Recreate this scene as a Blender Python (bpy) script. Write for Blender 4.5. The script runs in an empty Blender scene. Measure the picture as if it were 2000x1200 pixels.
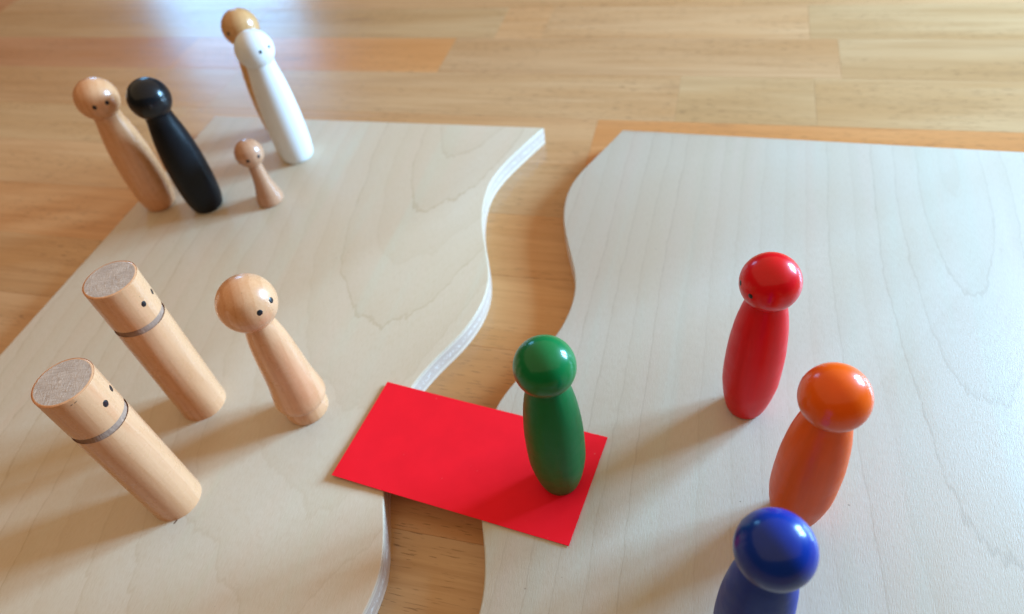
import bpy, bmesh, math, random
from mathutils import Vector, Matrix, noise as mnoise

random.seed(7)
R = math.radians
scene = bpy.context.scene
COL = scene.collection
MM = 0.001

# ------------------------------------------------------------------ camera
F_PX, PITCH, ROLL, CAM_H = 1379.63, 0.818457, -0.177483, 0.350
d = Vector((0, math.cos(PITCH), -math.sin(PITCH)))
r0 = Vector((1, 0, 0))
u0 = r0.cross(d)
cr = math.cos(ROLL) * r0 + math.sin(ROLL) * u0
cu = -math.sin(ROLL) * r0 + math.cos(ROLL) * u0
cam = bpy.data.cameras.new('camera')
cam_o = bpy.data.objects.new('camera', cam)
COL.objects.link(cam_o)
m3 = Matrix((cr, cu, -d)).transposed()
cam_o.matrix_world = Matrix.Translation((0, 0, CAM_H)) @ m3.to_4x4()
cam.sensor_fit = 'HORIZONTAL'
cam.sensor_width = 36.0
cam.lens = F_PX / 2000 * 36.0
cam.clip_start = 0.01
cam.clip_end = 50
cam.dof.use_dof = True
cam.dof.focus_distance = 0.335
cam.dof.aperture_fstop = 7.0
scene.camera = cam_o

# ------------------------------------------------------------------ light
world = bpy.data.worlds.new('World')
scene.world = world
world.use_nodes = True
bg = world.node_tree.nodes['Background']
bg.inputs['Color'].default_value = (1.0, 0.78, 0.55, 1)
bg.inputs['Strength'].default_value = 0.06

scene.view_settings.view_transform = 'Standard'
scene.view_settings.look = 'None'
scene.view_settings.exposure = 0.0
scene.view_settings.gamma = 1.0
scene.cycles.use_denoising = True
scene.cycles.max_bounces = 8


def window_at(name, x, y, z, w, h, watts, color, aim=(-0.05, 0.30)):
    """An upright pane of daylight, its centre at x, y, z, facing the dolls."""
    li = bpy.data.lights.new(name, 'AREA')
    li.shape = 'RECTANGLE'
    li.size, li.size_y = w, h
    li.energy = watts
    li.color = color
    o = bpy.data.objects.new(name, li)
    COL.objects.link(o)
    az = Vector((x - aim[0], y - aim[1], 0)).normalized()
    ay = Vector((0, 0, 1))
    ax = ay.cross(az)
    o.matrix_world = Matrix.Translation((x, y, z)) @ Matrix((ax, ay, az)).transposed().to_4x4()
    return o


DAY = (0.34, 0.65, 1.0)
window_at('window_light', 1.66, 0.53, 0.56, 0.25, 0.60, 56.0, DAY)
window_at('window_light', 1.57, 0.83, 0.56, 0.25, 0.60, 56.0, DAY)
window_at('far_window_light', -1.20, 3.95, 1.08, 0.66, 0.85, 18.0, (0.20, 0.56, 1.0), aim=(-0.2, 0.9))
# daylight thrown back by the white ceiling, warmed by the room
cl = bpy.data.lights.new('ceiling_bounce', 'AREA')
cl.shape = 'RECTANGLE'
cl.size, cl.size_y = 9.0, 8.0
cl.energy = 146.0
cl.color = (1.0, 0.73, 0.46)
clo = bpy.data.objects.new('ceiling_bounce', cl)
COL.objects.link(clo)
clo.location = (-0.3, 1.2, 2.2)

# ------------------------------------------------------------------ node helper


class NT:
    def __init__(self, name):
        self.m = bpy.data.materials.new(name)
        self.m.use_nodes = True
        self.t = self.m.node_tree
        self.b = self.t.nodes['Principled BSDF']

    def n(self, typ, **kw):
        nd = self.t.nodes.new(typ)
        for k, v in kw.items():
            setattr(nd, k, v)
        return nd

    def put(self, sock, v):
        if isinstance(v, bpy.types.NodeSocket):
            self.t.links.new(v, sock)
        elif v is not None:
            if hasattr(sock, 'default_value'):
                if sock.type == 'RGBA' and len(v) == 3:
                    v = (*v, 1)
                sock.default_value = v

    def math(self, op, a, b=None, c=None, clamp=False):
        nd = self.n('ShaderNodeMath', operation=op, use_clamp=clamp)
        self.put(nd.inputs[0], a)
        if b is not None:
            self.put(nd.inputs[1], b)
        if c is not None:
            self.put(nd.inputs[2], c)
        return nd.outputs[0]

    def mix(self, fac, a, b, blend='MIX'):
        nd = self.n('ShaderNodeMix', data_type='RGBA', blend_type=blend)
        self.put(nd.inputs[0], fac)
        self.put(nd.inputs[6], a)
        self.put(nd.inputs[7], b)
        return nd.outputs[2]

    def ramp(self, v, lo, hi, a=0.0, b=1.0, smooth=True):
        nd = self.n('ShaderNodeMapRange', interpolation_type='SMOOTHSTEP' if smooth else 'LINEAR')
        self.put(nd.inputs[0], v)
        for i, q in zip((1, 2, 3, 4), (lo, hi, a, b)):
            nd.inputs[i].default_value = q
        return nd.outputs[0]

    def coords(self, kind='Object', scale=(1, 1, 1), offset=None):
        tc = self.n('ShaderNodeTexCoord')
        mp = self.n('ShaderNodeMapping')
        self.t.links.new(tc.outputs[kind], mp.inputs[0])
        mp.inputs['Scale'].default_value = scale
        if offset is not None:
            self.put(mp.inputs['Location'], offset)
        return mp.outputs[0]

    def noise(self, vec, scale=1.0, detail=2.0, rough=0.5, dist=0.0):
        nd = self.n('ShaderNodeTexNoise')
        self.put(nd.inputs['Vector'], vec)
        nd.inputs['Scale'].default_value = scale
        nd.inputs['Detail'].default_value = detail
        nd.inputs['Roughness'].default_value = rough
        nd.inputs['Distortion'].default_value = dist
        return nd.outputs[0]

    def sep(self, vec):
        nd = self.n('ShaderNodeSeparateXYZ')
        self.put(nd.inputs[0], vec)
        return nd.outputs

    def comb(self, x, y, z):
        nd = self.n('ShaderNodeCombineXYZ')
        for s, v in zip(nd.inputs, (x, y, z)):
            self.put(s, v)
        return nd.outputs[0]

    def rnd_offset(self, k=7.0):
        oi = self.n('ShaderNodeObjectInfo')
        a = self.math('MULTIPLY', oi.outputs['Random'], k)
        b = self.math('MULTIPLY', oi.outputs['Random'], k * 3.7)
        return self.comb(a, b, self.math('MULTIPLY', oi.outputs['Random'], k * 1.9)), oi

    def bump(self, h, strength, dist=0.001):
        nd = self.n('ShaderNodeBump')
        nd.inputs['Strength'].default_value = strength
        nd.inputs['Distance'].default_value = dist
        self.put(nd.inputs['Height'], h)
        self.t.links.new(nd.outputs[0], self.b.inputs['Normal'])

    def set(self, **kw):
        for k, v in kw.items():
            self.put(self.b.inputs[k.replace('_', ' ')], v)
        return self.m


def paint(name, col, rough=0.36, wear=0.05, coat=0.6, streak=0.08, crough=0.15):
    t = NT(name)
    off, oi = t.rnd_offset(3.0)
    g = t.noise(t.coords('Object', (260, 260, 14), off), 1.0, 3.0)
    c = t.mix(t.ramp(g, 0.35, 0.72, 0, streak), col, tuple(x * 0.45 for x in col))
    h1 = t.noise(t.coords('Object', (1, 1, 1), off), 260, 3.0)
    h2 = t.noise(t.coords('Object', (900, 900, 60), off), 1.0, 2.0)
    h = t.math('ADD', t.math('MULTIPLY', h1, 0.6), t.math('MULTIPLY', h2, 0.25))
    t.bump(h, 0.13, 0.0005)
    rr = t.ramp(t.noise(t.coords('Object', (1, 1, 1), off), 170, 3.0), 0.3, 0.7, rough - wear, rough + wear)
    t.set(Base_Color=c, Roughness=rr, Specular_IOR_Level=0.12, Coat_Weight=coat, Coat_Roughness=crough)
    return t.m


def lacquered_wood(name, light, dark, rough=0.3, coat=0.35):
    t = NT(name)
    off, oi = t.rnd_offset(2.0)
    vec = t.coords('Object', (1, 1, 1), off)
    # growth rings: the turned piece cuts through rings centred off its axis
    s = t.sep(t.coords('Object'))
    wob = t.noise(t.coords('Object', (55, 55, 9), off), 1.0, 2.0)
    x = t.math('ADD', s[0], 0.035)
    y = t.math('ADD', s[1], 0.012)
    rr = t.math('SQRT', t.math('ADD', t.math('MULTIPLY', x, x), t.math('MULTIPLY', y, y)))
    ring = t.math('FRACT', t.math('ADD', t.math('MULTIPLY', rr, 210.0), t.math('MULTIPLY', wob, 1.6)))
    ring = t.ramp(ring, 0.45, 1.0)
    fib = t.noise(t.coords('Object', (900, 900, 35), off), 1.0, 3.0, 0.6)
    big = t.noise(t.coords('Object', (60, 60, 10), off), 1.0, 2.0)
    f = t.math('ADD', t.math('MULTIPLY', ring, 0.34), t.math('MULTIPLY', t.ramp(fib, 0.35, 0.7), 0.28))
    f = t.math('ADD', f, t.math('MULTIPLY', t.ramp(big, 0.35, 0.7), 0.30), clamp=True)
    c = t.mix(f, light, dark)
    speck = t.noise(vec, 330, 1.0)
    c = t.mix(t.ramp(speck, 0.74, 0.80, 0, 0.35), c, tuple(q * 0.5 for q in dark))
    h = t.math('ADD', t.math('MULTIPLY', fib, 0.5), t.noise(vec, 300, 2.0))
    t.bump(h, 0.10, 0.0006)
    ro = t.ramp(t.noise(vec, 140, 2.0), 0.3, 0.7, rough - 0.07, rough + 0.07)
    t.set(Base_Color=c, Roughness=ro, Coat_Weight=coat, Coat_Roughness=0.16)
    return t.m


def end_grain(name, light, dark, rough=0.5):
    t = NT(name)
    off, oi = t.rnd_offset(2.0)
    v = t.coords('Object', (1, 1, 1), off)
    scr = t.noise(t.coords('Object', (160, 900, 1), off), 1.0, 4.0, 0.65, 0.6)
    scr2 = t.noise(t.coords('Object', (800, 240, 1), off), 1.0, 3.0, 0.6, 1.2)
    big = t.noise(v, 190, 3.0, 0.6)
    f = t.math('ADD', t.math('MULTIPLY', t.ramp(scr, 0.35, 0.68), 0.5), t.math('MULTIPLY', t.ramp(big, 0.3, 0.7), 0.5))
    c = t.mix(f, dark, light)
    c = t.mix(t.ramp(scr2, 0.60, 0.72, 0, 0.55), c, tuple(min(1, q * 1.5) for q in light))
    t.bump(t.math('ADD', scr, scr2), 0.5, 0.0005)
    t.set(Base_Color=c, Roughness=rough)
    return t.m


def table_wood(name):
    t = NT(name)
    off, oi = t.rnd_offset(11.0)
    low = t.noise(t.coords('Object', (3.0, 26, 3), off), 1.0, 3.0, 0.55)
    mid = t.noise(t.coords('Object', (7, 150, 7), off), 1.0, 4.0, 0.6, 0.4)
    fine = t.noise(t.coords('Object', (25, 900, 25), off), 1.0, 2.0)
    c = t.mix(t.ramp(low, 0.3, 0.7, 0, 1), (1.08, 1.07, 1.07), (0.93, 0.82, 0.70))
    c = t.mix(t.ramp(mid, 0.42, 0.72, 0, 0.50), c, (0.76, 0.66, 0.55))
    c = t.mix(t.ramp(fine, 0.4, 0.75, 0, 0.22), c, (0.70, 0.60, 0.50))
    c = t.mix(1.0, oi.outputs['Color'], c, 'MULTIPLY')
    # rubberwood pores: short dark dashes along the grain, crowded in bands
    w = t.noise(t.coords('Object', (9, 40, 9), off), 1.0, 2.0)
    sx = t.sep(t.coords('Object', (1, 1, 1), off))
    pv = t.comb(t.math('MULTIPLY', sx[0], 85.0), t.math('ADD', t.math('MULTIPLY', sx[1], 1150.0), t.math('MULTIPLY', w, 6.0)), 0.0)
    pores = t.noise(pv, 1.0, 1.0, 0.4)
    dens = t.noise(t.coords('Object', (7, 30, 7), off), 1.0, 2.0)
    pm = t.math('MULTIPLY', t.ramp(pores, 0.625, 0.70), t.ramp(dens, 0.36, 0.60))
    c = t.mix(t.math('MULTIPLY', pm, 0.72), c, (0.16, 0.085, 0.04))
    kn = t.noise(t.coords('Object', (9, 42, 9), off), 1.0, 1.0)
    c = t.mix(t.ramp(kn, 0.72, 0.82, 0, 0.5), c, (0.26, 0.13, 0.06))
    t.bump(t.math('SUBTRACT', t.math('MULTIPLY', fine, 0.25), pm), 0.10, 0.0004)
    t.set(Base_Color=c, Roughness=t.ramp(mid, 0.3, 0.7, 0.20, 0.27), IOR=1.45)
    return t.m


def veneer(name, cx, cy, k, rings, light, dark, seed, wander=1.5):
    """Rotary cut maple: growth rings cut by the surface give cathedral arches."""
    t = NT(name)
    so = (seed, seed * 1.7, 0)
    s = t.sep(t.coords('Object'))
    j1 = t.noise(t.coords('Object', (20, 5, 1), so), 1.0, 3.0, 0.55)
    j2 = t.noise(t.coords('Object', (260, 60, 1), so), 1.0, 2.0, 0.6)
    X = t.math('SUBTRACT', s[0], cx)
    Y = t.math('MULTIPLY', t.math('SUBTRACT', s[1], cy), k)
    rad = t.math('SQRT', t.math('ADD', t.math('MULTIPLY', X, X), t.math('MULTIPLY', Y, Y)))
    ph = t.math('ADD', t.math('MULTIPLY', rad, rings), t.math('MULTIPLY', j1, wander))
    ph = t.math('ADD', ph, t.math('MULTIPLY', j2, 0.22))
    fr = t.math('FRACT', ph)
    cell = t.math('FRACT', t.math('MULTIPLY', t.math('SINE', t.math('MULTIPLY', t.math('FLOOR', ph), 12.9898)), 437.5))
    soft = t.math('MULTIPLY', t.ramp(fr, 0.35, 0.97), t.math('SUBTRACT', 1.0, t.ramp(fr, 0.985, 1.0)))
    line = t.math('MULTIPLY', t.ramp(fr, 0.925, 0.968), t.math('SUBTRACT', 1.0, t.ramp(fr, 0.97, 1.0)))
    lineamt = t.math('MULTIPLY', line, t.math('ADD', 0.06, t.math('MULTIPLY', t.math('MULTIPLY', cell, cell), 0.50)))
    ph2 = t.math('FRACT', t.math('ADD', t.math('MULTIPLY', ph, 3.0), t.math('MULTIPLY', j2, 0.5)))
    line2 = t.math('MULTIPLY', t.ramp(ph2, 0.86, 0.95), t.math('SUBTRACT', 1.0, t.ramp(ph2, 0.96, 1.0)))
    blotch = t.noise(t.coords('Object', (9, 5, 1), so), 1.0, 3.0, 0.5)
    fleck = t.noise(t.coords('Object', (1500, 170, 1), so), 1.0, 2.0, 0.6)
    c = t.mix(t.ramp(blotch, 0.3, 0.7), light, tuple(q * w for q, w in zip(light, (0.98, 0.93, 0.86))))
    band = t.noise(t.coords('Object', (42, 2.2, 1), so), 1.0, 3.0, 0.55, 0.4)
    c = t.mix(t.ramp(band, 0.50, 0.72, 0, 0.75), c, tuple(q * w for q, w in zip(light, (1.03, 0.955, 0.93))))
    c = t.mix(t.ramp(band, 0.48, 0.30, 0, 0.7), c, tuple(q * w for q, w in zip(light, (0.955, 1.0, 0.97))))
    c = t.mix(t.math('MULTIPLY', soft, 0.13), c, dark)
    c = t.mix(lineamt, c, tuple(q * 0.86 for q in dark))
    c = t.mix(t.math('MULTIPLY', line2, 0.08), c, dark)
    c = t.mix(t.ramp(fleck, 0.38, 0.72, 0, 0.26), c, dark)
    sp = t.noise(t.coords('Object', (1, 1, 1), so), 420, 0.0)
    c = t.mix(t.ramp(sp, 0.90, 0.91, 0, 0.5), c, (0.14, 0.09, 0.05))
    fib = t.noise(t.coords('Object', (2300, 260, 1), so), 1.0, 2.0, 0.6)
    curl = t.noise(t.coords('Object', (70, 240, 1), so), 1.0, 2.0, 0.5)
    h = t.math('ADD', t.math('MULTIPLY', fib, 1.3), t.math('MULTIPLY', curl, 0.35))
    t.bump(h, 0.19, 0.0006)
    patch = t.noise(t.coords('Object', (30, 9, 1), so), 1.0, 3.0, 0.6, 0.5)
    t.set(Base_Color=c, Roughness=t.ramp(patch, 0.35, 0.68, 0.40, 0.52), IOR=1.5)
    return t.m


def ply_edge(name, a, b, dashes=0.0):
    t = NT(name)
    uv = t.coords('UV', (1, 1, 1))
    s = t.sep(uv)
    l = t.noise(t.comb(t.math('MULTIPLY', s[0], 25.0), t.math('MULTIPLY', s[1], 1700.0), 0.0), 1.0, 3.0, 0.6)
    c = t.mix(t.ramp(l, 0.35, 0.68), a, b)
    dn = t.noise(t.comb(t.math('MULTIPLY', s[0], 420.0), t.math('MULTIPLY', s[1], 420.0), 3.0), 1.0, 1.0)
    if dashes:
        c = t.mix(t.ramp(dn, 0.50, 0.60, 0, dashes), c, (0.93, 0.88, 0.80))
    t.bump(t.math('ADD', l, dn), 0.25, 0.0005)
    t.set(Base_Color=c, Roughness=0.30)
    return t.m


def card_paper(name):
    t = NT(name)
    f = t.noise(t.coords('Object'), 2600, 3.0, 0.6)
    g = t.noise(t.coords('Object'), 60, 2.0)
    sp = t.noise(t.coords('Object'), 520, 0.0)
    c = t.mix(t.ramp(f, 0.3, 0.7), (0.98, 0.009, 0.024), (0.97, 0.008, 0.019))
    c = t.mix(t.ramp(g, 0.3, 0.7, 0, 0.15), c, (0.66, 0.004, 0.014))
    c = t.mix(t.ramp(sp, 0.87, 0.89, 0, 0.3), c, (0.9, 0.35, 0.3))
    t.bump(f, 0.22, 0.0004)
    t.set(Base_Color=c, Roughness=0.65, Specular_IOR_Level=0.15)
    return t.m


def plain(name, col, rough):
    t = NT(name)
    n = t.noise(t.coords('Object'), 900, 2.0)
    c = t.mix(t.ramp(n, 0.3, 0.7, 0, 0.4), col, tuple(q * 0.6 for q in col))
    t.set(Base_Color=c, Roughness=rough)
    return t.m


M_TABLE = table_wood('table_wood')
M_GLUE = plain('glue_line', (0.16, 0.085, 0.04), 0.7)
M_EYE = plain('eye_ink', (0.012, 0.012, 0.013), 0.32)
M_STAIN = plain('brown_stain', (0.16, 0.07, 0.03), 0.6)
def paint_pair(name, col):
    """The head is dipped and shines; the body is brushed and only satin."""
    return (paint(name + '_gloss', col, 0.38, 0.05, 0.48), paint(name + '_satin', col, 0.42, 0.06, 0.18, 0.16, 0.34))


M_GREEN = paint_pair('green_paint', (0.003, 0.165, 0.040))
M_RED = paint_pair('red_paint', (0.74, 0.003, 0.008))
M_ORANGE = paint_pair('orange_paint', (0.88, 0.11, 0.003))
M_BLUE = paint_pair('blue_paint', (0.002, 0.028, 0.27))
M_BLACK = paint_pair('black_paint', (0.006, 0.007, 0.009))
M_WHITE = (paint('white_paint', (0.80, 0.80, 0.79), 0.3, 0.05, 0.3, 0.03),) * 2
M_BEECH = lacquered_wood('lacquered_beech', (0.77, 0.39, 0.195), (0.62, 0.26, 0.105))
M_PINKISH = lacquered_wood('pinkish_beech', (0.57, 0.29, 0.165), (0.42, 0.19, 0.095))
M_TAN = lacquered_wood('tan_beech', (0.66, 0.355, 0.15), (0.52, 0.25, 0.09))
M_RAW = end_grain('raw_end_grain', (0.62, 0.475, 0.37), (0.43, 0.31, 0.235))
M_GROOVE = end_grain('raw_groove', (0.46, 0.27, 0.18), (0.31, 0.17, 0.11), 0.95)
M_CARD = card_paper('red_card_paper')
M_PLY = [ply_edge('ply_face', (0.80, 0.66, 0.52), (0.68, 0.53, 0.40)),
         ply_edge('ply_cross', (0.56, 0.42, 0.33), (0.66, 0.52, 0.42)),
         ply_edge('ply_core', (0.66, 0.52, 0.42), (0.58, 0.44, 0.35), 0.5)]

# ------------------------------------------------------------------ mesh helpers


def link_mesh(name, verts, faces, mat, parent=None, smooth=True, sharp=None, uvs=None):
    me = bpy.data.meshes.new(name)
    bm = bmesh.new()
    vs = [bm.verts.new(v) for v in verts]
    fs = []
    for f in faces:
        try:
            fs.append(bm.faces.new([vs[i] for i in f]))
        except ValueError:
            fs.append(None)
    if uvs is not None:
        lay = bm.loops.layers.uv.new('UVMap')
        for f, uv in zip(fs, uvs):
            if f is not None and uv is not None:
                for lp, q in zip(f.loops, uv):
                    lp[lay].uv = q
    bm.normal_update()
    for f in bm.faces:
        f.smooth = smooth
    if sharp is not None:
        for e in bm.edges:
            if len(e.link_faces) == 2 and e.calc_face_angle(0) > R(sharp):
                e.smooth = False
    bm.to_mesh(me)
    bm.free()
    me.materials.append(mat)
    o = bpy.data.objects.new(name, me)
    COL.objects.link(o)
    if parent is not None:
        o.parent = parent
    return o


def thing(name, label, cat, loc, rotz=0.0, group=None):
    o = bpy.data.objects.new(name, None)
    o.empty_display_size = 0.02
    COL.objects.link(o)
    o.location = loc
    o.rotation_euler = (0, 0, rotz)
    o['label'] = label
    o['category'] = cat
    if group:
        o['group'] = group
    return o


def smooth_profile(pts, sub=6):
    """Catmull-Rom through (r, z) points, in metres from millimetres."""
    out = []
    n = len(pts)
    for i in range(n - 1):
        p0, p1, p2, p3 = pts[max(i - 1, 0)], pts[i], pts[i + 1], pts[min(i + 2, n - 1)]
        for k in range(sub):
            t = k / sub
            q = []
            for c in (0, 1):
                q.append(0.5 * ((2 * p1[c]) + (-p0[c] + p2[c]) * t + (2 * p0[c] - 5 * p1[c] + 4 * p2[c] - p3[c]) * t * t
                                + (-p0[c] + 3 * p1[c] - 3 * p2[c] + p3[c]) * t ** 3))
            out.append((q[0] * MM, q[1] * MM))
    out.append((pts[-1][0] * MM, pts[-1][1] * MM))
    return out


def lathe(name, prof, mat, parent, loc=(0, 0, 0), seg=72, close_bottom=True, close_top=True, sharp=38):
    verts, faces = [], []
    n = len(prof)
    rings = []
    for rr, z in prof:
        if rr < 1e-7:
            rings.append([len(verts)])
            verts.append((0, 0, z))
        else:
            rings.append(list(range(len(verts), len(verts) + seg)))
            verts += [(rr * math.cos(2 * math.pi * k / seg), rr * math.sin(2 * math.pi * k / seg), z) for k in range(seg)]
    for a, b in zip(rings, rings[1:]):
        for k in range(seg):
            k2 = (k + 1) % seg
            if len(a) == 1:
                faces.append((a[0], b[k2], b[k]))
            elif len(b) == 1:
                faces.append((a[k], a[k2], b[0]))
            else:
                faces.append((a[k], a[k2], b[k2], b[k]))
    if close_bottom and len(rings[0]) > 1:
        faces.append(tuple(reversed(rings[0])))
    if close_top and len(rings[-1]) > 1:
        faces.append(tuple(rings[-1]))
    o = link_mesh(name, verts, faces, mat, parent, True, sharp)
    o.location = loc
    return o


def ball_profile(rad, squash=1.0):
    return [(rad * MM * math.cos(a), rad * MM * squash * math.sin(a)) for a in
            [-math.pi / 2 + math.pi * k / 40 for k in range(41)]]


def fix_poles(prof):
    return [(0.0 if p[0] < 1e-9 else p[0], p[1]) for p in prof]


def eye_on_ball(parent, rad, az, el, size, seed=0):
    """A dome of thick ink on a spherical head; size = radius in mm."""
    rn = random.Random(seed)
    az, el = R(az), R(el)
    nrm = Vector((math.cos(el) * math.cos(az), math.cos(el) * math.sin(az), math.sin(el)))
    t1 = Vector((-math.sin(az), math.cos(az), 0))
    t2 = nrm.cross(t1)
    verts, faces = [], []
    seg = 24
    wob = [1 + 0.05 * math.sin(2 * k + rn.random() * 6) + rn.uniform(-0.02, 0.02) for k in range(seg)]
    rings = [(0.0, 0.16), (0.5, 0.14), (0.85, 0.09), (1.0, -0.03)]
    for q, h in rings:
        ks = 1 if q == 0 else seg
        for k in range(ks):
            a = 2 * math.pi * k / seg
            ang = size / rad * q * (wob[k] if q else 0)
            di = nrm * math.cos(ang) + (t1 * math.cos(a) + t2 * math.sin(a) * 1.06) * math.sin(ang)
            verts.append(di.normalized() * (rad + h) * MM)
    for k in range(seg):
        faces.append((0, 1 + k, 1 + (k + 1) % seg))
    for j in range(2):
        a, b = 1 + j * seg, 1 + (j + 1) * seg
        for k in range(seg):
            k2 = (k + 1) % seg
            faces.append((a + k, b + k, b + k2, a + k2))
    return link_mesh('eye', verts, faces, M_EYE, parent)


def patch_on_cylinder(name, parent, rad, az, z, w, h, mat, height=0.14, tilt=0.0, seed=0):
    rn = random.Random(seed)
    verts, faces = [], []
    seg = 22
    for q, e in [(0.0, height), (0.5, height * 0.9), (0.85, height * 0.55), (1.0, -0.03)]:
        for k in range(1 if q == 0 else seg):
            a = 2 * math.pi * k / seg
            s = q * (1 + 0.05 * math.sin(2 * a + seed))
            x, y = w * s * math.cos(a), h * s * math.sin(a)
            x, y = x * math.cos(tilt) - y * math.sin(tilt), x * math.sin(tilt) + y * math.cos(tilt)
            th = R(az) + x / rad
            verts.append(((rad + e) * MM * math.cos(th), (rad + e) * MM * math.sin(th), (z + y) * MM))
    for k in range(seg):
        faces.append((0, 1 + k, 1 + (k + 1) % seg))
    for j in range(2):
        a, b = 1 + j * seg, 1 + (j + 1) * seg
        for k in range(seg):
            k2 = (k + 1) % seg
            faces.append((a + k, b + k, b + k2, a + k2))
    return link_mesh(name, verts, faces, mat, parent)


# ------------------------------------------------------------------ tabletop
TH = R(-21.3)
THICK = 16.0 * MM


def box_plank(parent, x0, x1, y0, y1, top, depth, tint, mat):
    """One stave of the glued tabletop, its top arrises eased by a hair."""
    g, b = 0.00004, 0.00013
    cx, cy = (x0 + x1) / 2, (y0 + y1) / 2
    hx, hy = (x1 - x0) / 2 - g, (y1 - y0) / 2 - g
    v = []
    for z, e in ((-depth, 0), (-b, 0), (0, b)):
        v += [(-hx + e, -hy + e, z), (hx - e, -hy + e, z), (hx - e, hy - e, z), (-hx + e, hy - e, z)]
    f = [(3, 2, 1, 0), (8, 9, 10, 11)]
    for j in (0, 4):
        for k in range(4):
            k2 = (k + 1) % 4
            f.append((j + k, j + k2, j + 4 + k2, j + 4 + k))
    o = link_mesh('plank', v, f, mat, parent, smooth=False)
    o.location = (cx, cy, top)
    o.color = (*tint, 1)
    return o


table = bpy.data.objects.new('tabletop', None)
COL.objects.link(table)
table['kind'] = 'structure'
table['label'] = 'warm wooden tabletop glued from staves, under the pale boards'
table.location = (0, 0, -THICK)
table.rotation_euler = (0, 0, TH)

PALE = (0.505, 0.325, 0.165)
STRAW = (0.53, 0.325, 0.16)
TAN = (0.56, 0.325, 0.155)
HONEY = (0.565, 0.305, 0.130)
ORNG = (0.57, 0.275, 0.105)
ROSE = (0.55, 0.265, 0.125)
edges = [-484, -414, -344, -274, -204, -134, -64, 6, 76, 146, 213, 281, 349, 418, 487, 556, 634, 707, 780, 853, 926, 999, 1072, 1145, 1218, 1291]
known = {   # row start (mm) -> [(u start, tint), ...] as the photograph shows them
    76: [(-620, TAN), (-260, PALE), (220, STRAW)],
    146: [(-900, HONEY), (-380, TAN), (60, STRAW)],
    213: [(-760, TAN), (-330, HONEY), (120, TAN)],
    281: [(-900, TAN), (-500, HONEY), (-60, TAN), (340, STRAW)],
    349: [(-1000, HONEY), (-470, HONEY), (90, STRAW)],
    418: [(-860, TAN), (-390, STRAW), (60, PALE)],
    487: [(-900, STRAW), (-540, TAN), (-101, ORNG), (560, PALE)],
    556: [(-1000, TAN), (-520, STRAW), (-33, PALE), (86, PALE), (480, STRAW)],
    634: [(-1200, ROSE), (-620, ORNG), (-284, STRAW), (110, PALE), (520, PALE)],
    707: [(-1100, TAN), (-560, STRAW), (-241, TAN), (-187, STRAW), (85, PALE), (470, PALE)],
    780: [(-1000, STRAW), (-500, TAN), (-52, TAN), (20, STRAW), (420, PALE)],
}
U0, U1 = -1500, 1500
for e0, e1 in zip(edges, edges[1:]):
    row = known.get(e0, [])
    cuts = list(row)
    # carry the row on to both ends of the table with staves of ordinary length
    u = cuts[0][0] if cuts else random.uniform(-300, 100)
    first = cuts[0][0] if cuts else u
    left = []
    while first > U0:
        first -= random.uniform(320, 620)
        left.append((max(first, U0), random.choice([STRAW, TAN, HONEY, PALE, ROSE, TAN])))
    cuts = left[::-1] + (cuts if cuts else [(u, random.choice([STRAW, TAN, HONEY, PALE]))])
    last = cuts[-1][0]
    while last < U1 - 700:
        last += random.uniform(320, 620)
        cuts.append((last, random.choice([STRAW, TAN, HONEY, PALE])))
    for i, (us, tint) in enumerate(cuts):
        ue = cuts[i + 1][0] if i + 1 < len(cuts) else U1
        jig = random.uniform(0.95, 1.05)
        o = box_plank(table, us * MM, ue * MM, e0 * MM, e1 * MM, random.uniform(-0.00006, 0.0), 0.026,
                      tuple(min(1, c * jig * random.uniform(0.985, 1.015)) for c in tint), M_TABLE)
gx0, gx1, gy0, gy1 = U0 * MM, U1 * MM, edges[0] * MM, edges[-1] * MM
link_mesh('glue_layer', [(gx0, gy0, -0.0007), (gx1, gy0, -0.0007), (gx1, gy1, -0.0007), (gx0, gy1, -0.0007),
                         (gx0, gy0, -0.025), (gx1, gy0, -0.025), (gx1, gy1, -0.025), (gx0, gy1, -0.025)],
          [(0, 1, 2, 3), (7, 6, 5, 4), (0, 4, 5, 1), (1, 5, 6, 2), (2, 6, 7, 3), (3, 7, 4, 0)], M_GLUE, table, False)

# ------------------------------------------------------------------ the two plywood boards
LWAVE = [(55.2, 533.2), (38.5, 516.0), (22.4, 499.0), (9.2, 482.9), (-0.4, 466.5), (-6.5, 448), (-9.6, 432), (-11.1, 418), (-11.5, 404.2),
         (-11.3, 386), (-11.6, 369.3), (-12.9, 357), (-16.4, 344), (-23.3, 329.4), (-33.5, 315.2), (-43.0, 305.3), (-51.5, 297.5),
         (-61.9, 286.6), (-71.2, 274.5), (-79.5, 257), (-85.2, 238), (-88.2, 220), (-89.1, 204.9), (-89.0, 188), (-89.3, 174),
         (-90.3, 163.2), (-92.2, 155.5), (-95.6, 147.4), (-100.5, 138.5), (-110, 125), (-122, 110), (-133, 92), (-140, 70),
         (-143, 48), (-145, 25), (-151, 0), (-163, -25)]
RWAVE = [(119.7, 508.7), (102.1, 490.2), (87.3, 475.3), (75.2, 462.6), (66, 451), (59.0, 438.5), (53.6, 423.5), (50.4, 409.7), (48.8, 396.0),
         (48.2, 380.2), (47.9, 362.7), (46.9, 346.5), (44.3, 333.0), (39.1, 318.9), (31.4, 305.2), (23.2, 294.6), (8.0, 279.5),
         (-7.1, 264.4), (-15.2, 255.4), (-21.4, 246.4), (-28.0, 231), (-32.8, 213), (-35.2, 195), (-36.1, 177.3), (-36.3, 164.8),
         (-37.0, 152.8), (-38.8, 141.6), (-42.5, 129.5), (-49, 116), (-58, 102), (-69, 86), (-78, 68), (-83, 46), (-86, 22), (-91, 0), (-100, -25)]


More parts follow.
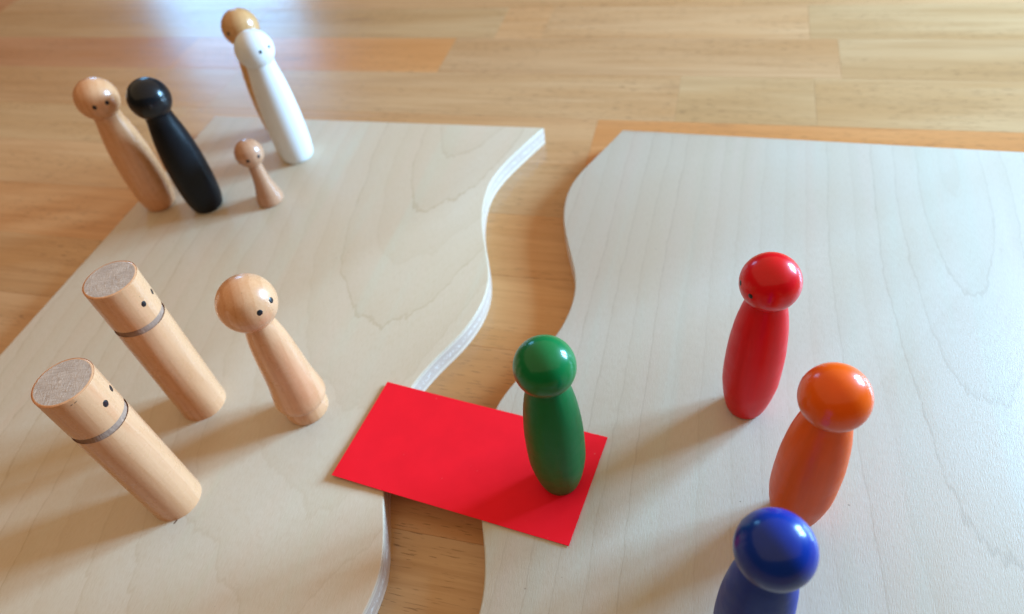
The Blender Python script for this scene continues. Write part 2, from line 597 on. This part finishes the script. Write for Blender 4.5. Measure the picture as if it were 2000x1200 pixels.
def resample(pts, step=3.0):
    out = []
    n = len(pts)
    for i in range(n - 1):
        p0, p1, p2, p3 = [Vector(pts[j]) for j in (max(i - 1, 0), i, i + 1, min(i + 2, n - 1))]
        k = max(2, int((p2 - p1).length / step))
        for q in range(k):
            t = q / k
            out.append(0.5 * (2 * p1 + (p2 - p0) * t + (2 * p0 - 5 * p1 + 4 * p2 - p3) * t * t + (3 * p1 - p0 - 3 * p2 + p3) * t ** 3))
    out.append(Vector(pts[-1]))
    # light smoothing so that the saw cut runs fair
    for _ in range(3):
        out = [out[0]] + [(a + 2 * b + c) / 4 for a, b, c in zip(out, out[1:], out[2:])] + [out[-1]]
    return out


def plywood_board(label, wave, origin, angle, side, width, front, mat_top):
    root = thing('plywood_board', label, 'board', (origin[0] * MM, origin[1] * MM, -THICK), angle, 'halves of the wavy cut board')
    ca, sa = math.cos(angle), math.sin(angle)

    def loc(p):
        x, y = p[0] - origin[0], p[1] - origin[1]
        return Vector((x * ca + y * sa, -x * sa + y * ca))
    w = [loc(p) for p in resample(wave)]
    w = [p for p in w if p.y > front]
    w[0].y = 0.0
    w[-1].y = front

    def arc(c, rr, a0, a1, n=5):
        return [Vector((c[0] + rr * math.cos(R(a0 + (a1 - a0) * k / n)), c[1] + rr * math.sin(R(a0 + (a1 - a0) * k / n)))) for k in range(n + 1)]
    rr = 1.6
    if side == 'left':      # body to the left of the wave, outline anticlockwise
        out = arc((-width + rr, -rr), rr, 90, 180) + arc((-width + rr, front + rr), rr, 180, 270) + w[::-1]
    else:
        out = arc((width - rr, front + rr), rr, 270, 360) + arc((width - rr, -rr), rr, 0, 90) + w
    # drop repeated points
    pts = []
    for p in out:
        if not pts or (p - pts[-1]).length > 0.05:
            pts.append(p)
    n = len(pts)
    nor = []
    for i in range(n):
        e = (pts[(i + 1) % n] - pts[i - 1]).normalized()
        nor.append(Vector((e.y, -e.x)))
    arcl = [0.0]
    for i in range(n):
        arcl.append(arcl[-1] + (pts[(i + 1) % n] - pts[i]).length * MM)

    def ring(off, z):
        return [((p.x + q.x * off) * MM, (p.y + q.y * off) * MM, z) for p, q in zip(pts, nor)]
    T = THICK
    lay = [(0.0, 0.0030, 0, 0.0), (0.0030, 0.0062, 1, -0.06), (0.0062, 0.0098, 2, 0.02), (0.0098, 0.0130, 1, -0.05), (0.0130, 0.0148, 0, 0.0)]
    for z0, z1, mi, off in lay:
        v = ring(off, z0 + 0.00002) + ring(off, z1 - 0.00002)
        f, uv = [], []
        for i in range(n):
            j = (i + 1) % n
            f.append((i, j, n + j, n + i))
            uv.append([(arcl[i], z0), (arcl[i + 1], z0), (arcl[i + 1], z1), (arcl[i], z1)])
        f += [tuple(range(n - 1, -1, -1)), tuple(range(n, 2 * n))]
        uv += [None, None]
        link_mesh('ply', v, f, M_PLY[mi], root, True, 40, uv)
    # the face veneer with its eased arris
    z = [0.01482, T - 0.0009, T - 0.00045, T - 0.00014, T]
    o = [0.0, 0.0, -0.13, -0.42, -0.9]
    v, f = [], []
    for zz, oo in zip(z, o):
        v += ring(oo, zz)
    for k in range(len(z) - 1):
        for i in range(n):
            j = (i + 1) % n
            f.append((k * n + i, k * n + j, (k + 1) * n + j, (k + 1) * n + i))
    f += [tuple(range(n - 1, -1, -1)), tuple(range((len(z) - 1) * n, len(z) * n))]
    link_mesh('face_veneer', v, f, mat_top, root, True, 32)
    return root


M_VEN_L = veneer('maple_veneer_arched', -0.066, 0.075, 0.26, 62, (0.63, 0.51, 0.375), (0.50, 0.35, 0.20), 3.3)  # warmer tint painted in: less blue window light reaches this half
M_VEN_R = veneer('maple_veneer_straight', 0.245, -0.02, 0.17, 66, (0.57, 0.525, 0.44), (0.46, 0.385, 0.285), 9.1, 0.8)  # same ply, its colour cooled to carry the window's blue light
board_left = plywood_board('pale plywood board with wavy right edge, under all the unpainted wooden dolls', LWAVE, (55.2, 533.2),
                           R(-21.35), 'left', 336.0, -535.0, M_VEN_L)
board_right = plywood_board('pale plywood board with wavy left edge, under the red, orange and blue dolls', RWAVE, (119.7, 508.7),
                            R(-23.35), 'right', 336.0, -535.0, M_VEN_R)

# a small brown fleck in the veneer beside the nearer cylinder doll
v = [(0, 0, 0.00005)] + [((1.5 * math.cos(a) * (1 + 0.25 * math.sin(3 * a))) * MM, (0.6 * math.sin(a) * (1 + 0.3 * math.cos(2 * a))) * MM, 0.00001)
                         for a in [2 * math.pi * k / 14 for k in range(14)]]
fleck = link_mesh('brown_fleck', v, [(0, 1 + k, 1 + (k + 1) % 14) for k in range(14)], M_STAIN, board_left)
lx, ly = -208.5 - 55.2, 210.0 - 533.2
ca, sa = math.cos(R(-21.35)), math.sin(R(-21.35))
fleck.location = ((lx * ca + ly * sa) * MM, (-lx * sa + ly * ca) * MM, THICK)
fleck.rotation_euler = (0, 0, R(75))

# ------------------------------------------------------------------ the red card that bridges the gap
CARD = [(-118.73, 220.69), (6.98, 155.19), (40.43, 213.93), (-85.86, 281.38)]     # front left, front right, back right, back left
c0 = Vector((sum(p[0] for p in CARD) / 4, sum(p[1] for p in CARD) / 4))
card = thing('red_card', 'plain red paper card bridging the gap between the two boards, green doll on its end', 'card', (c0.x * MM, c0.y * MM, 0), 0)


def card_height(u, v):
    """mm above the boards: the left end and front edge curl up slightly, the doll presses the right end flat."""
    return 0.25 + 1.05 * max(0, 0.45 - u) ** 2 * (0.75 + 0.9 * max(0, 1 - v) ** 2) / 0.2025 * 0.8 + 0.35 * math.sin(math.pi * min(1, u / 0.8)) * (1 - v) ** 2 \
        + 0.22 * (mnoise.noise(Vector((u * 5.0, v * 2.6, 3.0))) + 0.5) * min(1, max(0, 0.8 - u) * 4)


def card_sheet(z_add, thick, inset, du=0.0):
    nu, nv = 40, 20
    v, f = [], []
    for lvl in (0, 1):
        for j in range(nv + 1):
            for i in range(nu + 1):
                u, w = i / nu, j / nv
                uu, ww = u * (1 - 2 * inset) + inset + du, w * (1 - 2 * inset) + inset
                p = (Vector(CARD[0]) * (1 - uu) * (1 - ww) + Vector(CARD[1]) * uu * (1 - ww) + Vector(CARD[2]) * uu * ww + Vector(CARD[3]) * (1 - uu) * ww) - c0
                v.append((p.x * MM, p.y * MM, (card_height(uu, ww) + z_add + lvl * thick) * MM))
    N = (nu + 1) * (nv + 1)
    for j in range(nv):
        for i in range(nu):
            a = j * (nu + 1) + i
            b = a + nu + 1
            f.append((N + a, N + a + 1, N + b + 1, N + b))
            f.append((b, b + 1, a + 1, a))
    rim = [i for i in range(nu + 1)] + [j * (nu + 1) + nu for j in range(1, nv + 1)] + \
          [nv * (nu + 1) + i for i in range(nu - 1, -1, -1)] + [j * (nu + 1) for j in range(nv - 1, 0, -1)]
    for a, b in zip(rim, rim[1:] + rim[:1]):
        f.append((a, b, N + b, N + a))
    return link_mesh('sheet', v, f, M_CARD, card, True, 40)


card_sheet(0.0, 0.28, 0.003, 0.002)
card_sheet(0.34, 0.28, 0.0)

# ------------------------------------------------------------------ peg dolls
COLOUR_BODY = [(8.6, 0), (9.7, 0.35), (10.3, 1.4), (11.4, 5), (12.5, 10), (13.4, 15), (14.1, 20), (14.75, 26), (14.95, 34), (14.9, 42), (14.65, 52),
               (14.0, 61), (13.1, 70), (12.0, 77), (10.9, 82.5), (9.9, 86.5), (9.2, 90), (8.6, 94)]
SLIM_BODY = [(10.6, 0), (11.6, 0.4), (12.4, 1.6), (13.5, 5), (14.5, 10), (15.2, 17), (15.6, 26), (15.6, 36), (15.3, 48), (14.4, 60), (13.2, 70),
             (11.8, 78), (10.6, 84), (10.2, 88), (10.3, 91.5), (10.0, 95)]
WHITE_BODY = [(11.8, 0), (13.0, 0.4), (13.9, 1.6), (14.8, 5), (15.5, 11), (16.0, 20), (16.1, 30), (15.9, 42), (15.3, 55), (14.3, 68), (13.2, 77),
              (12.2, 84), (11.8, 88), (11.4, 92), (10.6, 96)]
SMALL_BODY = [(9.6, 0), (10.6, 0.3), (11.1, 1.3), (11.1, 3), (10.5, 6), (9.6, 9.5), (8.5, 13.5), (7.3, 19), (6.4, 25), (5.8, 31), (5.5, 35), (5.4, 39)]
BALL_BODY = [(11.6, 11.0), (13.2, 11.2), (14.4, 12.0), (15.3, 13.4), (15.7, 15.3), (15.65, 17.5), (15.2, 21), (14.6, 25), (13.5, 34), (12.8, 43), (12.1, 53), (11.4, 61),
             (10.5, 69), (9.5, 75), (8.5, 80), (7.9, 83.5), (7.6, 88)]
BALL_FOOT = [(12.2, 0), (12.9, 0.35), (13.3, 1.3), (13.45, 3.5), (13.2, 6), (12.5, 9), (11.8, 11.4), (11.6, 12.2)]


def peg_doll(label, x, y, mat, body, head_z, head_r, eyes=(), eye_size=1.5, z=0.0, group=None, rot=0.0, head_mat=None, foot=None):
    t = thing('peg_doll', label, 'peg doll', (x * MM, y * MM, z * MM), 0.0, group)
    if isinstance(mat, tuple):
        head_mat, mat = mat
    lathe('body', smooth_profile(body), mat, t)
    if foot:
        lathe('foot', smooth_profile(foot), mat, t)
    h = lathe('head', fix_poles(ball_profile(head_r)), head_mat or mat, t, (0, 0, head_z * MM))
    for k, (az, el) in enumerate(eyes):
        eye_on_ball(h, head_r, az, el, eye_size, seed=int(abs(az) * 10) + k)
    return t


PG = 'brightly painted peg dolls on the right board'
NG = 'slim peg dolls at the back of the left board'
# each doll turns its face towards the middle of the scene; eyes that look away stay on the hidden side
peg_doll('glossy green peg doll standing on the red card', 9.55, 193.0, M_GREEN, COLOUR_BODY, 101.2, 14.24,
         [(158, 4), (118, 4)], 1.35, z=0.9, group=PG)
peg_doll('glossy red peg doll with two dark eyes behind the orange one', 121.46, 219.34, M_RED, COLOUR_BODY, 101.17, 14.24,
         [(-149.9, 3.3), (174.7, 6.8)], 1.3, group=PG)
peg_doll('glossy orange peg doll between the red and the blue dolls', 122.03, 152.09, M_ORANGE, COLOUR_BODY, 101.17, 14.24,
         [(128, 4), (92, 4)], 1.35, group=PG)
peg_doll('dark blue peg doll cut off by the bottom edge, nearest the viewer', 75.73, 96.18, M_BLUE, COLOUR_BODY, 101.17, 14.24,
         [(122, 4), (86, 4)], 1.35, group=PG)
peg_doll('slim black peg doll beside the tall natural wood one', -239.05, 506.91, M_BLACK, SLIM_BODY, 102.16, 15.6,
         [(-72, 4), (-38, 4)], 1.45, group=NG)
peg_doll('slim natural wood peg doll on the left board edge, left of the black doll', -283.04, 522.09, M_BEECH, SLIM_BODY, 102.16, 15.84,
         [(-78.7, 3.4), (-44.2, 3.0)], 1.6, group=NG)
peg_doll('slim white painted peg doll in front of the half hidden tan doll', -165.55, 557.91, M_WHITE, WHITE_BODY, 102.16, 15.4,
         [(-60.0, 11.0), (-25.2, 11.7)], 1.35, group=NG)
peg_doll('slim tan wood peg doll half hidden behind the white doll', -183.17, 604.08, M_TAN, SLIM_BODY, 102.16, 15.3,
         [(-120.3, 7.2), (-158, 7)], 1.5, group=NG)
peg_doll('small pinkish wood child peg doll in front of the white doll', -183.97, 498.32, M_PINKISH, SMALL_BODY, 47.6, 11.4,
         [(-87.6, 0.0), (-40.3, 0.9)], 1.45)
peg_doll('natural wood peg doll with round head and flared skirt on a narrower foot', -136.72, 273.0, M_BEECH, BALL_BODY, 97.2, 15.78,
         [(-51.8, 11.4), (-17.3, 12.3)], 1.62, foot=BALL_FOOT)


def cylinder_doll(label, x, y, eyes, eye_size, marks=()):
    t = thing('cylinder_peg_doll', label, 'peg doll', (x * MM, y * MM, 0), 0.0, 'flat topped cylinder dolls on the left board')
    RR, H = 14.32, 113.4
    lathe('body', smooth_profile([(12.9, 0), (13.7, 0.3), (14.2, 1.2), (RR, 3), (RR, 40), (RR, 79.5), (14.25, 80.3), (14.05, 80.7), (12.0, 80.9)], 4), M_BEECH, t)
    lathe('neck', smooth_profile([(14.05, 80.65), (13.6, 82.1), (13.0, 84.2), (12.6, 86.35)], 3), M_GROOVE, t)
    h = lathe('head', [(p[0], p[1] - 0.1) for p in smooth_profile([(12.5, 86.3), (13.6, 86.4), (14.2, 86.75), (RR, 87.4), (RR, 100), (RR, H - 1.4), (14.15, H - 0.55), (13.7, H - 0.12), (13.2, H)], 4)],
              M_BEECH, t, (0, 0, 0.1), close_top=False)
    top = lathe('end_grain', [(0.0, H * MM - 0.1 + 0.00004), (6.6 * MM, H * MM - 0.1 + 0.00003), (13.2 * MM, H * MM - 0.1)], M_RAW, h, seg=72, close_bottom=False, close_top=False)
    for f in top.data.polygons:
        f.use_smooth = False
    if top.data.polygons[0].normal.z < 0:
        top.data.flip_normals()
    for k, (az, z) in enumerate(eyes):
        patch_on_cylinder('eye', h, RR, az, z - 100, eye_size[0], eye_size[1], M_EYE, 0.16, 0.15, seed=k)
    for k, (az, z, w, hh, tl) in enumerate(marks):
        patch_on_cylinder('scratch', h, RR, az, z - 100, w, hh, M_STAIN, 0.05, tl, seed=k)
    return t


cylinder_doll('natural wood cylinder doll with a groove, the farther of the pair', -206.48, 292.75, [(-30.1, 98.3), (12.6, 97.1)], (1.55, 1.9),
              [(-28, 103.5, 0.25, 0.2, 0)])
cylinder_doll('natural wood cylinder doll with dark scratches under its top rim, the nearer of the pair', -210.67, 225.15, [(-19.8, 98.5), (17.0, 98.5)], (1.65, 2.0),
              [(-63, 110.6, 0.75, 0.22, 0.25), (-55, 110.9, 0.8, 0.25, 0.3), (14, 108.5, 0.3, 0.2, 0.1)])
